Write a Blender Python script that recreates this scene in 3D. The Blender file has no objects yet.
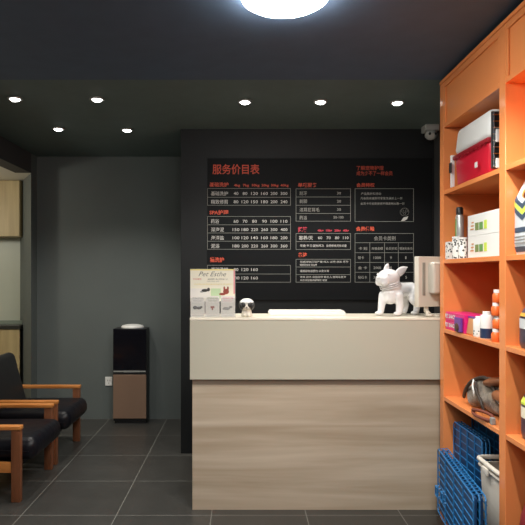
import bpy, bmesh, math, random
from mathutils import Vector, Matrix
random.seed(7)
S = bpy.context.scene
C = S.collection
R = math.radians
F, VX, VY, EYE = 578.0, 243.0, 273.0, 1.53      # focal length in pixels, vanishing point, eye height

def wx(x, d): return (x - VX) * d / F           # measured picture x at depth d -> metres
def wz(y, d): return EYE + (VY - y) * d / F

# ------------------------------------------------------------------ materials
def newmat(name):
    m = bpy.data.materials.new(name); m.use_nodes = True
    return m, m.node_tree, m.node_tree.nodes['Principled BSDF']

def mat(name, col, rough=.5, metal=0, spec=.5, noise=0, nscale=8, bump=0, bscale=60, coat=0, trans=0, sheen=0):
    m, nt, b = newmat(name)
    b.inputs['Base Color'].default_value = (*col, 1)
    b.inputs['Roughness'].default_value = rough
    b.inputs['Metallic'].default_value = metal
    b.inputs['Specular IOR Level'].default_value = spec
    b.inputs['Coat Weight'].default_value = coat
    b.inputs['Transmission Weight'].default_value = trans
    b.inputs['Sheen Weight'].default_value = sheen
    tc = nt.nodes.new('ShaderNodeTexCoord')
    if noise:
        n = nt.nodes.new('ShaderNodeTexNoise'); n.inputs['Scale'].default_value = nscale; n.inputs['Detail'].default_value = 4
        r = nt.nodes.new('ShaderNodeValToRGB')
        r.color_ramp.elements[0].position = .3; r.color_ramp.elements[1].position = .7
        r.color_ramp.elements[0].color = (*[c * (1 - noise) for c in col], 1)
        r.color_ramp.elements[1].color = (*[min(1, c * (1 + noise)) for c in col], 1)
        nt.links.new(tc.outputs['Object'], n.inputs['Vector'])
        nt.links.new(n.outputs['Fac'], r.inputs['Fac']); nt.links.new(r.outputs['Color'], b.inputs['Base Color'])
    if bump:
        n = nt.nodes.new('ShaderNodeTexNoise'); n.inputs['Scale'].default_value = bscale; n.inputs['Detail'].default_value = 3
        bp = nt.nodes.new('ShaderNodeBump'); bp.inputs['Strength'].default_value = bump; bp.inputs['Distance'].default_value = .005
        nt.links.new(tc.outputs['Object'], n.inputs['Vector'])
        nt.links.new(n.outputs['Fac'], bp.inputs['Height']); nt.links.new(bp.outputs['Normal'], b.inputs['Normal'])
    return m

def emit(name, col, s):
    m, nt, b = newmat(name)
    b.inputs['Base Color'].default_value = (*col, 1)
    b.inputs['Emission Color'].default_value = (*col, 1); b.inputs['Emission Strength'].default_value = s
    return m

def wood(name, c1, c2, scale, axis=0, rough=.4, detail=6):
    """grain runs along axis; scale = bands per metre across it"""
    m, nt, b = newmat(name)
    tc = nt.nodes.new('ShaderNodeTexCoord'); mp = nt.nodes.new('ShaderNodeMapping')
    sc = [scale] * 3; sc[axis] = scale * .06
    mp.inputs['Scale'].default_value = sc
    n = nt.nodes.new('ShaderNodeTexNoise'); n.inputs['Scale'].default_value = 1; n.inputs['Detail'].default_value = detail
    n.inputs['Distortion'].default_value = .4
    r = nt.nodes.new('ShaderNodeValToRGB')
    r.color_ramp.elements[0].position = .32; r.color_ramp.elements[1].position = .68
    r.color_ramp.elements[0].color = (*c1, 1); r.color_ramp.elements[1].color = (*c2, 1)
    nt.links.new(tc.outputs['Object'], mp.inputs['Vector']); nt.links.new(mp.outputs['Vector'], n.inputs['Vector'])
    nt.links.new(n.outputs['Fac'], r.inputs['Fac']); nt.links.new(r.outputs['Color'], b.inputs['Base Color'])
    b.inputs['Roughness'].default_value = rough
    return m

def tile_mat():
    m, nt, b = newmat('dark_floor_tile')
    L = nt.links.new
    tc = nt.nodes.new('ShaderNodeTexCoord'); sp = nt.nodes.new('ShaderNodeSeparateXYZ')
    L(tc.outputs['Object'], sp.inputs[0])
    def mth(op, a, bb=None, c=None):
        n = nt.nodes.new('ShaderNodeMath'); n.operation = op
        for i, v in enumerate((a, bb, c)):
            if v is None: continue
            if isinstance(v, (int, float)): n.inputs[i].default_value = v
            else: L(v, n.inputs[i])
        return n.outputs[0]
    def dist(o, off):
        w = mth('DIVIDE', mth('ADD', o, off), .6)
        return mth('ABSOLUTE', mth('SUBTRACT', mth('FRACT', mth('ADD', w, 100.5)), .5))
    dx = dist(sp.outputs[0], .2); dy = dist(sp.outputs[1], -3.65)
    g = mth('LESS_THAN', mth('MINIMUM', dx, dy), .0042)
    # cell id for slight tone shift from tile to tile
    ci = mth('FLOOR', mth('DIVIDE', mth('ADD', sp.outputs[0], .2), .6)); cj = mth('FLOOR', mth('DIVIDE', mth('ADD', sp.outputs[1], -3.65), .6))
    cmb = nt.nodes.new('ShaderNodeCombineXYZ'); L(ci, cmb.inputs[0]); L(cj, cmb.inputs[1])
    wn = nt.nodes.new('ShaderNodeTexWhiteNoise'); L(cmb.outputs[0], wn.inputs['Vector'])
    no = nt.nodes.new('ShaderNodeTexNoise'); no.inputs['Scale'].default_value = 5; no.inputs['Detail'].default_value = 6
    L(tc.outputs['Object'], no.inputs['Vector'])
    v = mth('ADD', mth('MULTIPLY', wn.outputs['Value'], .15), mth('MULTIPLY_ADD', no.outputs['Fac'], .5, .65))
    mx = nt.nodes.new('ShaderNodeMix'); mx.data_type = 'RGBA'; mx.blend_type = 'MULTIPLY'; mx.inputs[0].default_value = 1
    mx.inputs[6].default_value = (.046, .045, .042, 1)
    L(v, mx.inputs[7])
    m2 = nt.nodes.new('ShaderNodeMix'); m2.data_type = 'RGBA'
    L(g, m2.inputs[0]); L(mx.outputs[2], m2.inputs[6]); m2.inputs[7].default_value = (.20, .20, .185, 1)
    L(m2.outputs[2], b.inputs['Base Color'])
    b.inputs['Roughness'].default_value = .38
    return m

def speckle(name, base, dark, scale, thr):
    m, nt, b = newmat(name)
    tc = nt.nodes.new('ShaderNodeTexCoord')
    n = nt.nodes.new('ShaderNodeTexVoronoi'); n.inputs['Scale'].default_value = scale
    r = nt.nodes.new('ShaderNodeValToRGB'); r.color_ramp.interpolation = 'CONSTANT'
    r.color_ramp.elements[0].color = (*dark, 1); r.color_ramp.elements[1].color = (*base, 1); r.color_ramp.elements[1].position = thr
    nt.links.new(tc.outputs['Object'], n.inputs['Vector'])
    nt.links.new(n.outputs['Distance'], r.inputs['Fac']); nt.links.new(r.outputs['Color'], b.inputs['Base Color'])
    return m

M = dict(
    ceil_hi=mat('matte_ceiling_blue_grey', (.063, .102, .165), .8, noise=.05),
    ceil_lo=mat('matte_ceiling_grey', (.095, .135, .135), .75, noise=.05),
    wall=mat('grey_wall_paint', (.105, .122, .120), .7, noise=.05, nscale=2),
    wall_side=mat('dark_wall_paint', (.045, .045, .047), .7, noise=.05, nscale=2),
    black_wall=mat('black_feature_wall', (.011, .0125, .014), .5, spec=.3, noise=.1, nscale=2),
    board=mat('black_acrylic', (.010, .011, .0125), .5, spec=.10),
    backsplash=mat('pale_backsplash', (.50, .53, .45), .4),
    alcove=mat('alcove_ceiling_white', (.74, .70, .60), .7),
    floor=tile_mat(),
    band=mat('cream_gloss_laminate', (.52, .50, .41), .2, noise=.015, nscale=1),
    ledge=mat('white_ledge', (.80, .74, .62), .3),
    lam=wood('horizontal_grain_laminate', (.42, .335, .24), (.62, .53, .42), 10, 0, .4, 4),
    cabw=wood('pale_oak_laminate', (.36, .27, .13), (.50, .39, .20), 18, 2, .45),
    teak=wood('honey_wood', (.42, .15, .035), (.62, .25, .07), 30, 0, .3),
    teakleg_shaded=wood('honey_wood_upright_shaded', (.15, .055, .025), (.22, .08, .034), 30, 2, .35),  # upright grain, darkened for the shade the chair legs stand in
    leather=mat('black_leather', (.006, .006, .009), .36, spec=.22, bump=.6, bscale=18),
    leather_b=mat('black_leather_back', (.010, .010, .011), .5, bump=.3, bscale=14),
    orange=mat('orange_melamine', (.80, .27, .088), .14, noise=.03, nscale=3),
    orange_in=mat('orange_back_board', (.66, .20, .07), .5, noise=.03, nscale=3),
    black=mat('black_plastic', (.012, .012, .013), .4),
    gloss=mat('black_glass', (.006, .006, .009), .12),
    bronze=mat('bronze_panel', (.26, .165, .115), .4, metal=.25),
    chrome=mat('chrome', (.7, .7, .7), .15, metal=1),
    white=mat('white_plastic', (.80, .80, .78), .35),
    cream=mat('cream_plastic', (.70, .655, .57), .35),
    creamd=mat('grey_port_panel', (.33, .33, .29), .5),
    cer=mat('white_glazed_ceramic', (.82, .82, .84), .18, coat=.4, noise=.03, nscale=20),
    greyp=mat('camera_grey', (.42, .42, .40), .4),
    blue=mat('blue_coated_wire', (.02, .17, .42), .4),
    bluet=mat('blue_plastic_tray', (.006, .055, .16), .45, noise=.2, nscale=30),
    blued=mat('dark_blue_tray', (.006, .045, .13), .5),
    bin=mat('white_bin_plastic', (.66, .62, .55), .4),
    red=mat('red_plastic', (.62, .012, .035), .35),
    redd=mat('dark_red_plastic', (.30, .008, .018), .4),
    wire=mat('dark_door_wire', (.02, .02, .022), .4, metal=.5),
    txt=mat('white_lettering', (.58, .58, .56), .6),
    txtdim=mat('grey_lettering', (.33, .33, .31), .6),
    rule=mat('grey_rule', (.26, .27, .25), .6),
    txtred=mat('red_lettering', (.70, .10, .05), .6),
    txtcrim=mat('crimson_lettering', (.60, .05, .085), .6),
    paper=mat('white_paper', (.80, .78, .74), .6),
    poster=mat('cream_poster', (.88, .85, .70), .5),
    pyellow=mat('yellow_print', (.80, .66, .15), .5),
    ppink=mat('pink_print', (.80, .25, .30), .5),
    pgreen=mat('pale_green_print', (.55, .72, .45), .5),
    ink=mat('black_ink', (.03, .03, .03), .5),
    greyink=mat('grey_ink', (.28, .28, .27), .5),
    pale=mat('pale_grey_print', (.70, .69, .64), .5),
    redink=mat('red_ink', (.60, .05, .04), .5),
    brownink=mat('brown_ink', (.30, .06, .04), .5),
    green=mat('green_print', (.10, .35, .10), .4),
    olive=mat('olive_print', (.20, .26, .08), .5),
    lime=mat('lime_print', (.58, .72, .10), .5),
    silver=mat('brushed_silver', (.60, .62, .60), .3, metal=.6),
    maroon=mat('maroon_label', (.16, .03, .03), .4),
    speck=speckle('spotted_label', (.78, .77, .74), (.05, .05, .05), 60, .38),
    magenta=mat('magenta_box', (.70, .012, .18), .35),
    purple=mat('purple_pack', (.14, .04, .30), .35),
    tan=mat('tan_pouch', (.62, .30, .13), .45),
    brown=mat('brown_pack', (.08, .035, .02), .45),
    navy=mat('navy_print', (.018, .035, .09), .4),
    orangeb=mat('orange_bottle', (.80, .15, .03), .35),
    plush=mat('grey_brown_plush', (.17, .135, .10), .9, noise=.5, nscale=40, bump=.8, bscale=90, sheen=.3),
    bagbrown=mat('brown_leather', (.25, .085, .03), .4, noise=.2),
    bagdark=mat('dark_trim', (.035, .022, .016), .5),
    ledbrown=mat('dark_red_leather', (.16, .035, .02), .4),
    slate=mat('slate_print', (.05, .08, .13), .5),
    packwhite=mat('pale_pack_film', (.62, .66, .70), .3),
    packdark=mat('dark_pack_film', (.04, .04, .08), .35, noise=.5, nscale=30),
    packred=mat('dark_red_pack_film', (.22, .02, .03), .4),
    gold=mat('pack_gold', (.60, .33, .05), .4),
    dotred=mat('red_dot', (.7, .05, .05), .5),
    countertop=mat('dark_stone', (.03, .03, .025), .3),
    glassedge=mat('pale_glass_edge', (.20, .24, .20), .3),
    trimring=mat('lamp_trim', (.30, .30, .28), .4, metal=.5),
    lampglow=emit('downlight_glow', (1, .97, .93), 14),
    bigglow=emit('ceiling_lamp_glow', (1, .99, .95), 72),
)

# ------------------------------------------------------------------ mesh helpers
def obj(name, bm, m, parent=None, smooth=False):
    me = bpy.data.meshes.new(name)
    bmesh.ops.recalc_face_normals(bm, faces=bm.faces)
    bm.to_mesh(me); bm.free()
    for k in (m if isinstance(m, (list, tuple)) else [m]): me.materials.append(k)
    if smooth:
        for p in me.polygons: p.use_smooth = True
        if smooth != 'all':
            try: me.set_sharp_from_angle(angle=R(40))
            except Exception: pass
    o = bpy.data.objects.new(name, me); C.objects.link(o)
    if parent: o.parent = parent
    return o

def tag(o, label=None, cat=None, group=None, kind=None):
    if label: o['label'] = label
    if cat: o['category'] = cat
    if group: o['group'] = group
    if kind: o['kind'] = kind
    return o

def thing(name, label, cat, loc=(0, 0, 0), rz=0, group=None):
    o = bpy.data.objects.new(name, None); C.objects.link(o)
    o.location = loc; o.rotation_euler = (0, 0, rz); o.empty_display_size = .1
    return tag(o, label, cat, group)

def copy_tree(o, parent=None):
    c = o.copy(); C.objects.link(c); c.parent = parent
    for ch in [x for x in bpy.data.objects if x.parent == o]: copy_tree(ch, c)
    return c

def box(bm, x0, x1, y0, y1, z0, z1, bev=0, seg=2, mi=0, rot=None, piv=None):
    n0 = set(bm.verts); f0 = set(bm.faces)
    r = bmesh.ops.create_cube(bm, size=1)
    vs = r['verts']
    for v in vs:
        v.co = Vector(((x0 + x1) / 2 + v.co.x * (x1 - x0), (y0 + y1) / 2 + v.co.y * (y1 - y0), (z0 + z1) / 2 + v.co.z * (z1 - z0)))
    if bev:
        es = list({e for v in vs for e in v.link_edges})
        bmesh.ops.bevel(bm, geom=es, offset=bev, segments=seg, affect='EDGES', profile=.5)
    nv = [v for v in bm.verts if v not in n0]
    if rot is not None:
        bmesh.ops.rotate(bm, verts=nv, cent=piv or Vector(((x0 + x1) / 2, (y0 + y1) / 2, (z0 + z1) / 2)), matrix=rot)
    for f in bm.faces:
        if f not in f0: f.material_index = mi
    return nv

def B(*a, **k):
    bm = bmesh.new(); box(bm, *a, **k); return bm

def lathe(bm, prof, cx=0, cy=0, seg=28, mi=0, sx=1, sy=1):
    """prof: list of (radius, z)"""
    rings = []
    for r, z in prof:
        if r <= 1e-6: rings.append([bm.verts.new((cx, cy, z))])
        else: rings.append([bm.verts.new((cx + r * sx * math.cos(2 * math.pi * i / seg), cy + r * sy * math.sin(2 * math.pi * i / seg), z)) for i in range(seg)])
    for a, b in zip(rings, rings[1:]):
        for i in range(seg):
            j = (i + 1) % seg
            if len(a) == 1 and len(b) == 1: continue
            if len(a) == 1: f = bm.faces.new((a[0], b[j], b[i]))
            elif len(b) == 1: f = bm.faces.new((a[i], a[j], b[0]))
            else: f = bm.faces.new((a[i], a[j], b[j], b[i]))
            f.material_index = mi
    for ring in (rings[0], rings[-1]):
        if len(ring) > 2:
            f = bm.faces.new(ring); f.material_index = mi

def tube(bm, pts, r, seg=8, mi=0, closed=False):
    pts = [Vector(p) for p in pts]; n = len(pts); rings = []
    for i, p in enumerate(pts):
        a = pts[(i - 1) % n] if (i > 0 or closed) else p
        b = pts[(i + 1) % n] if (i < n - 1 or closed) else p
        t = (b - a).normalized()
        up = Vector((0, 0, 1)) if abs(t.z) < .9 else Vector((1, 0, 0))
        u = t.cross(up).normalized(); v = t.cross(u).normalized()
        rr = r[i] if isinstance(r, (list, tuple)) else r
        rings.append([bm.verts.new(p + u * rr * math.cos(2 * math.pi * k / seg) + v * rr * math.sin(2 * math.pi * k / seg)) for k in range(seg)])
    m_ = n if closed else n - 1
    for i in range(m_):
        a, b = rings[i], rings[(i + 1) % n]
        for k in range(seg):
            f = bm.faces.new((a[k], a[(k + 1) % seg], b[(k + 1) % seg], b[k])); f.material_index = mi
    if not closed:
        for ring in (rings[0], rings[-1]):
            f = bm.faces.new(ring); f.material_index = mi

def ball(bm, c, r, seg=16, rot=None, mi=0):
    if not isinstance(r, (tuple, list)): r = (r, r, r)
    f0 = set(bm.faces)
    mt = Matrix.Translation(Vector(c)) @ (rot.to_4x4() if rot is not None else Matrix.Identity(4)) @ Matrix.Diagonal((*r, 1))
    bmesh.ops.create_uvsphere(bm, u_segments=seg, v_segments=max(6, seg // 2 + 2), radius=1, matrix=mt)
    for f in bm.faces:
        if f not in f0: f.material_index = mi

def prism(bm, poly, z0, z1, mi=0):
    a = [bm.verts.new((x, y, z0)) for x, y in poly]; b = [bm.verts.new((x, y, z1)) for x, y in poly]
    fs = [bm.faces.new(a), bm.faces.new(b)]
    for i in range(len(poly)):
        j = (i + 1) % len(poly); fs.append(bm.faces.new((a[i], a[j], b[j], b[i])))
    for f in fs: f.material_index = mi

def remesh(bm, voxel, smooth_it=4):
    """union of overlapping blobs into one continuous skin"""
    me = bpy.data.meshes.new('blob'); bm.to_mesh(me); bm.free()
    o = bpy.data.objects.new('blob', me); C.objects.link(o)
    md = o.modifiers.new('r', 'REMESH'); md.mode = 'VOXEL'; md.voxel_size = voxel
    sm = o.modifiers.new('s', 'SMOOTH'); sm.iterations = smooth_it; sm.factor = .5
    dg = bpy.context.evaluated_depsgraph_get()
    me2 = bpy.data.meshes.new_from_object(o.evaluated_get(dg))
    out = bmesh.new(); out.from_mesh(me2)
    bpy.data.objects.remove(o); bpy.data.meshes.remove(me); bpy.data.meshes.remove(me2)
    return out

def add_text(bm, s, cx, z, h, w=None, left=None, mi=0, bold=.0, mtx=None, ext=.0006, shear=0):
    """lettering in the XZ plane facing -Y, glyph height h, centred at cx or starting at left, centred on z"""
    cu = bpy.data.curves.new('t', 'FONT'); cu.body = s; cu.size = 1; cu.offset = bold; cu.resolution_u = 2
    o = bpy.data.objects.new('t', cu); C.objects.link(o)
    dg = bpy.context.evaluated_depsgraph_get(); dg.update()
    me = bpy.data.meshes.new_from_object(o.evaluated_get(dg))
    bpy.data.objects.remove(o); bpy.data.curves.remove(cu)
    if not me.vertices: bpy.data.meshes.remove(me); return
    xs = [v.co.x for v in me.vertices]; ys = [v.co.y for v in me.vertices]
    x0, x1, y0, y1 = min(xs), max(xs), min(ys), max(ys)
    sy = h / (y1 - y0); sx = sy if w is None else w / (x1 - x0)
    ox = (left if left is not None else cx - (x1 - x0) * sx / 2)
    mt = mtx or Matrix.Identity(4)
    vs = [bm.verts.new(mt @ Vector((ox + (v.co.x - x0) * sx + shear * (v.co.y - y0) * sy, -ext, z + (v.co.y - (y0 + y1) / 2) * sy))) for v in me.vertices]
    for p in me.polygons:
        try:
            f = bm.faces.new([vs[i] for i in p.vertices]); f.material_index = mi
        except Exception: pass
    bpy.data.meshes.remove(me)

def struct(name, bm, m, parent=None):
    o = obj(name, bm, m, parent)
    if parent is None: o['kind'] = 'structure'
    return o

# ------------------------------------------------------------------ the room
CH = 2.75                                   # ceiling height
struct('floor', B(-4.6, 1.80, -2.4, 7.0, -.10, 0), M['floor'])
bm = bmesh.new(); box(bm, -2.32, 1.80, -2.4, 3.65, CH, CH + .12)
struct('ceiling', bm, M['ceil_hi'])
bm = bmesh.new(); box(bm, -2.32, 1.80, 3.65, 6.2, CH, CH + .12)
struct('ceiling_lower', bm, M['ceil_lo'])
struct('wall_back', B(-2.18, 1.80, 6.06, 6.2, 0, CH), M['wall'])
struct('wall_feature', B(-.527, 1.62, 4.90, 6.06, 0, CH), M['black_wall'])
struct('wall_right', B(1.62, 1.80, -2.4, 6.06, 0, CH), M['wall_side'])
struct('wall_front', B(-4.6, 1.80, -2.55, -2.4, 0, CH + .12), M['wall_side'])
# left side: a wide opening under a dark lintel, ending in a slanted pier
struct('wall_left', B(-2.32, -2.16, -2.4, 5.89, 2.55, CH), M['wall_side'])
bm = bmesh.new(); prism(bm, [(-2.16, 5.89), (-2.16, 6.06), (-2.18, 6.2), (-2.50, 6.9), (-2.56, 6.64), (-2.41, 6.34)], 0, CH)
struct('wall_pier', bm, M['wall'])
bm = bmesh.new(); prism(bm, [(-2.3205, -2.4), (-2.3205, 5.89), (-2.16, 5.89), (-2.41, 6.34), (-2.41, 6.9), (-4.6, 6.9), (-4.6, -2.4)], 2.55, 2.65)
struct('ceiling_alcove', bm, M['alcove'])
struct('wall_alcove', B(-4.6, -2.50, 6.64, 6.8, 0, 2.55), M['backsplash'])
struct('wall_alcove_side', B(-4.75, -4.6, -2.4, 6.9, 0, 2.65), M['alcove'])

# kitchenette seen through the opening
mm, nt, b_ = newmat('clear_plastic')
tr = nt.nodes.new('ShaderNodeBsdfTransparent'); tr.inputs[0].default_value = (.95, .95, .95, 1)
mxs = nt.nodes.new('ShaderNodeMixShader'); mxs.inputs[0].default_value = .10
b_.inputs['Roughness'].default_value = .08; b_.inputs['Base Color'].default_value = (.8, .8, .8, 1)
nt.links.new(tr.outputs[0], mxs.inputs[1]); nt.links.new(b_.outputs[0], mxs.inputs[2])
nt.links.new(mxs.outputs[0], nt.nodes['Material Output'].inputs[0]); M['acrylic'] = mm
k = thing('wall_cabinet', 'pale oak wall cabinet hanging above the kitchenette at the left edge', 'cabinet', (-3.2, 6.34, 1.93))
obj('cabinet_body', B(-.9, .76, .0, .29, 0, .615), M['cabw'], k)
for i in range(3):
    obj('cabinet_door', B(-.9 + i * .553, -.9 + i * .553 + .549, -.018, -.0005, .003, .613, bev=.002), M['cabw'], k)
k = thing('base_cabinet', 'pale oak base cabinet under a dark worktop behind the armchairs', 'cabinet', (-3.2, 6.34, 0))
obj('cabinet_body', B(-.9, .61, .0, .29, .08, .915), M['cabw'], k)
obj('plinth', B(-.9, .61, .04, .28, 0, .0795), M['black'], k)
for i in range(3):
    obj('cabinet_door', B(-.9 + i * .553, -.9 + i * .553 + .549, -.018, -.0005, .085, .912, bev=.002), M['cabw'], k)
k = thing('worktop', 'thin dark worktop with a pale edge on the base cabinet at left', 'worktop', (-3.2, 6.34, .916))
obj('slab', B(-.9, .77, -.03, .295, 0, .045, bev=.003), M['countertop'], k)
obj('edge_strip', B(-.9, .74, .10, .13, .0455, .085), M['glassedge'], k)

# ------------------------------------------------------------------ lamps
def downlight(x, y, label, group=None):
    t = thing('downlight', label, 'ceiling light', (x, y, CH - .012), 0, group)
    bm = bmesh.new(); lathe(bm, [(.036, .0118), (.052, .0118), (.052, .004), (.046, 0), (.037, .001), (.036, .006)], seg=32)
    obj('trim_ring', bm, M['trimring'], t, True)
    bm = bmesh.new(); lathe(bm, [(0, -.012), (.014, -.0105), (.026, -.006), (.034, .002), (.0355, .0115), (0, .0115)], seg=28)
    obj('diffuser', bm, M['lampglow'], t)
    return t
DL = [(-1.59, 4.03, 'recessed ceiling downlight at the far left of the front row'),
      (-1.02, 4.04, 'recessed ceiling downlight, second from the left in the front row'),
      (.014, 4.10, 'recessed ceiling downlight, middle of the front row, above the price sign title'),
      (.55, 4.10, 'recessed ceiling downlight, second from the right in the front row'),
      (1.10, 4.12, 'recessed ceiling downlight of the front row nearest the orange shelving'),
      (-1.556, 4.87, 'left one of the two recessed downlights close to the grey back wall'),
      (-.985, 4.91, 'right one of the two recessed downlights close to the grey back wall')]
for x, y, l in DL: downlight(x, y, l)
def spot(x, y, z, w, ang=100, col=(1, .95, .86), size=.035, blend=.6):
    l = bpy.data.lights.new('lamp', 'SPOT'); l.energy = w; l.color = col; l.spot_size = R(ang); l.spot_blend = blend; l.shadow_soft_size = size
    o = bpy.data.objects.new('downlight_beam', l); C.objects.link(o); o.location = (x, y, z)
for x, y, _ in DL: spot(x, y, CH - .05, 33, 125)
# further downlights of the same grid, nearer than the view reaches
for x, y, w in ((.80, 2.15, 110), (-.55, 2.0, 50), (.80, .9, 60)): spot(x, y, CH - .05, w, 130, (1, .96, .88))
t = thing('ceiling_lamp', 'large round glowing ceiling lamp at the top of the view', 'ceiling light', (.182, 2.51, CH))
bm = bmesh.new(); lathe(bm, [(0, -.05), (.10, -.049), (.165, -.042), (.188, -.028), (.190, -.012), (0, -.012)], seg=48)
obj('diffuser', bm, M['bigglow'], t, True)
bm = bmesh.new(); lathe(bm, [(0, -.0115), (.195, -.0115), (.197, -.006), (.195, -.0003), (0, -.0003)], seg=48)
obj('mounting_ring', bm, M['white'], t, True)
def area(x, y, z, w, size, col=(1, .985, .93), rot=(0, 0, 0)):
    l = bpy.data.lights.new('lamp', 'AREA'); l.shape = 'DISK'; l.size = size; l.energy = w; l.color = col
    o = bpy.data.objects.new('ceiling_lamp_light', l); C.objects.link(o); o.location = (x, y, z); o.rotation_euler = rot
# lamps of the same kind further back in the shop, behind the camera
def bulb(x, y, z, w, col=(1, .985, .93), r=.12):
    l = bpy.data.lights.new('lamp', 'POINT'); l.energy = w; l.color = col; l.shadow_soft_size = r
    o = bpy.data.objects.new('ceiling_lamp_light', l); C.objects.link(o); o.location = (x, y, z)
bulb(.182, .3, 2.58, 34); bulb(-1.3, .3, 2.58, 20); bulb(.182, -1.5, 2.58, 22)
# unseen kitchenette lamp, hung low so it also brightens the alcove ceiling
l = bpy.data.lights.new('lamp', 'POINT'); l.energy = 34; l.color = (1, .94, .80); l.shadow_soft_size = .12
o = bpy.data.objects.new('kitchenette_unseen_light', l); C.objects.link(o); o.location = (-3.5, 4.9, 2.15)

# ------------------------------------------------------------------ price board
BY = 4.885
t = thing('price_sign', 'large black price sign with red and white Chinese lettering behind the counter', 'sign', (0, BY, 0))
obj('board_panel', B(-.30, 1.60, 0, .0145, 1.30, 2.50, bev=.002), M['board'], t)
def X(px): return wx(px, BY)
def Z(py): return wz(py, BY)
PX = BY / F
def lines(bm, rects):
    for x0, y0, x1, y1 in rects:
        w = .0032
        if y0 == y1: box(bm, X(x0) - w / 2, X(x1) + w / 2, -.0012, -.0002, Z(y0) - w / 2, Z(y0) + w / 2)
        else: box(bm, X(x0) - w / 2, X(x0) + w / 2, -.0012, -.0002, Z(y1), Z(y0))
PENDING = []
def table(x0, x1, ys, cols=()):
    r = [(x0, y, x1, y) for y in ys] + [(x0, ys[0], x0, ys[-1]), (x1, ys[0], x1, ys[-1])]
    r += [(c, y0, c, y1) for c, y0, y1 in cols]
    PENDING.append(r)
def letters(name, items, m, bold=.012):
    if name == 'weight_lettering' and len(items) > 1:
        for it in items: letters(name, [it], m, bold)
        return
    bm = bmesh.new()
    for s, l, y, h, w in items: add_text(bm, s, 0, Z(y), h * PX, None if w is None else w * PX, left=X(l), bold=bold, mi=1 if name == 'price_table' else 0)
    if name == 'price_table': lines(bm, PENDING.pop()); obj(name, bm, [M['rule'], M[m]], t)
    else: obj(name, bm, M[m], t)
letters('title_lettering', [('服务价目表', 212.5, 169.3, 10.2, 47)], 'txtred', .012)
NX = [233, 242, 251.5, 261.5, 271, 281]                 # number columns
def row(lab, lw, vals, y, xs=NX, lx=211, h=4.3):
    out = [(lab, lx, y, h, lw)]
    for v, x in zip(vals, xs):
        w = 2.1 * len(v) + .5
        out.append((v, x + 3 - w / 2, y, 3.0, w))
    return out
letters('heading_lettering', [('基础洗护', 209.5, 184.6, 4.6, 19)], 'txtred', .02)
letters('weight_lettering', [(s, x, 185.6, 3.2, w) for s, x, w in (('4kg', 234, 6), ('7kg', 243, 6), ('10kg', 252, 7.5), ('20kg', 261.5, 7.5), ('30kg', 271, 7.5), ('40kg', 280.5, 8))], 'txtred', .02)
table(207.5, 290.5, [188.5, 197.3, 205.3])
letters('price_table', row('基础洗护', 17, ['40', '80', '120', '160', '200', '300'], 193.5) + row('精致修剪', 17, ['80', '120', '150', '180', '200', '240'], 201.8), 'txt', .004)
letters('heading_lettering', [('SPA护理', 209.5, 212.4, 4.8, 19)], 'txtred', .02)
table(207.5, 290.5, [216.5, 224.8, 233, 241.2, 249.3])
letters('price_table', row('药浴', 8, ['60', '70', '80', '90', '100', '110'], 221.3) + row('深海泥', 13, ['150', '180', '220', '260', '300', '400'], 229.6)
        + row('海洋盐', 13, ['100', '120', '140', '160', '180', '200'], 237.8) + row('泥浴', 8.5, ['180', '200', '220', '260', '300', '360'], 246), 'txt', .004)
letters('heading_lettering', [('猫洗护', 210, 259.8, 5, 14)], 'txtred', .02)
table(207.5, 290.5, [265.3, 274, 282.2])
letters('price_table', row('基础洗护', 17, ['80', '120', '160'], 269.6) + row('造型修剪', 17, ['100', '120', '160'], 278), 'txt', .004)
letters('heading_lettering', [('单项服务', 298, 185, 4.4, 19)], 'txtred', .02)
table(296, 350.5, [188.8, 197, 205.3, 213.5, 221.2])
letters('price_table', [('刮牙', 299.5, 193.2, 4, 7.5), ('剃脚', 299.5, 201.3, 4, 7.5), ('洁耳拔耳毛', 299.5, 209.7, 4, 20), ('药浴', 299.5, 217.7, 4, 7.5),
        ('30', 337, 193.2, 2.6, 4), ('20', 337, 201.3, 2.6, 4), ('30', 337, 209.5, 2.6, 4), ('50-100', 333.5, 217.3, 2.6, 10)], 'txtdim', .004)
letters('heading_lettering', [('托管', 298, 229.5, 5.4, 9)], 'txtcrim', .03)
letters('weight_lettering', [('4kg', 317.5, 230.8, 3, 6), ('10kg', 326, 230.8, 3, 6), ('20kg', 334.5, 230.8, 3, 6.3), ('40kg', 343, 230.8, 3, 6)], 'txtcrim', .03)
table(296, 350.5, [233.5, 241.6, 249.5])
letters('price_table', [('寄养/天', 299, 237.9, 4.4, 14), ('60', 318, 237.8, 2.8, 4.2), ('70', 326.5, 237.8, 2.8, 4.2), ('80', 335, 237.8, 2.8, 4.2), ('110', 343, 237.8, 2.8, 5.5),
        ('早晚 每日遛狗两次', 300, 245.7, 2.6, 24), ('自带粮食另有优惠', 326.5, 245.7, 2.6, 20)], 'txt', .004)
letters('heading_lettering', [('备注', 298, 254.8, 4.6, 9)], 'txtred', .03)
table(296, 350.5, [259.3, 267, 274.6, 282.2])
letters('price_table', [('如遇宠物打结严重 咬人 过敏 皮肤 怀孕', 300, 261.8, 2.1, 48.5), ('需提前告知 另加费', 300, 264.9, 2.1, 17),
        ('请提前电话预约 以免久等', 300, 271, 2.4, 29), ('老年 幼犬 体弱宠物 需主人 陪同及签字', 300, 277, 2.1, 46), ('本店保留最终解释权 谢谢', 300, 280.2, 2.1, 27)], 'txt', .004)
letters('slogan_lettering', [('了解宠物护理', 356.5, 168, 4.4, 27), ('成为少不了一样会员', 356.5, 173.3, 4.4, 36)], 'txtred', .0)
letters('heading_lettering', [('会员特权', 356.5, 185, 4.2, 18)], 'txtred', .01)
table(355, 413.5, [188.7, 221.5])
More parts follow.
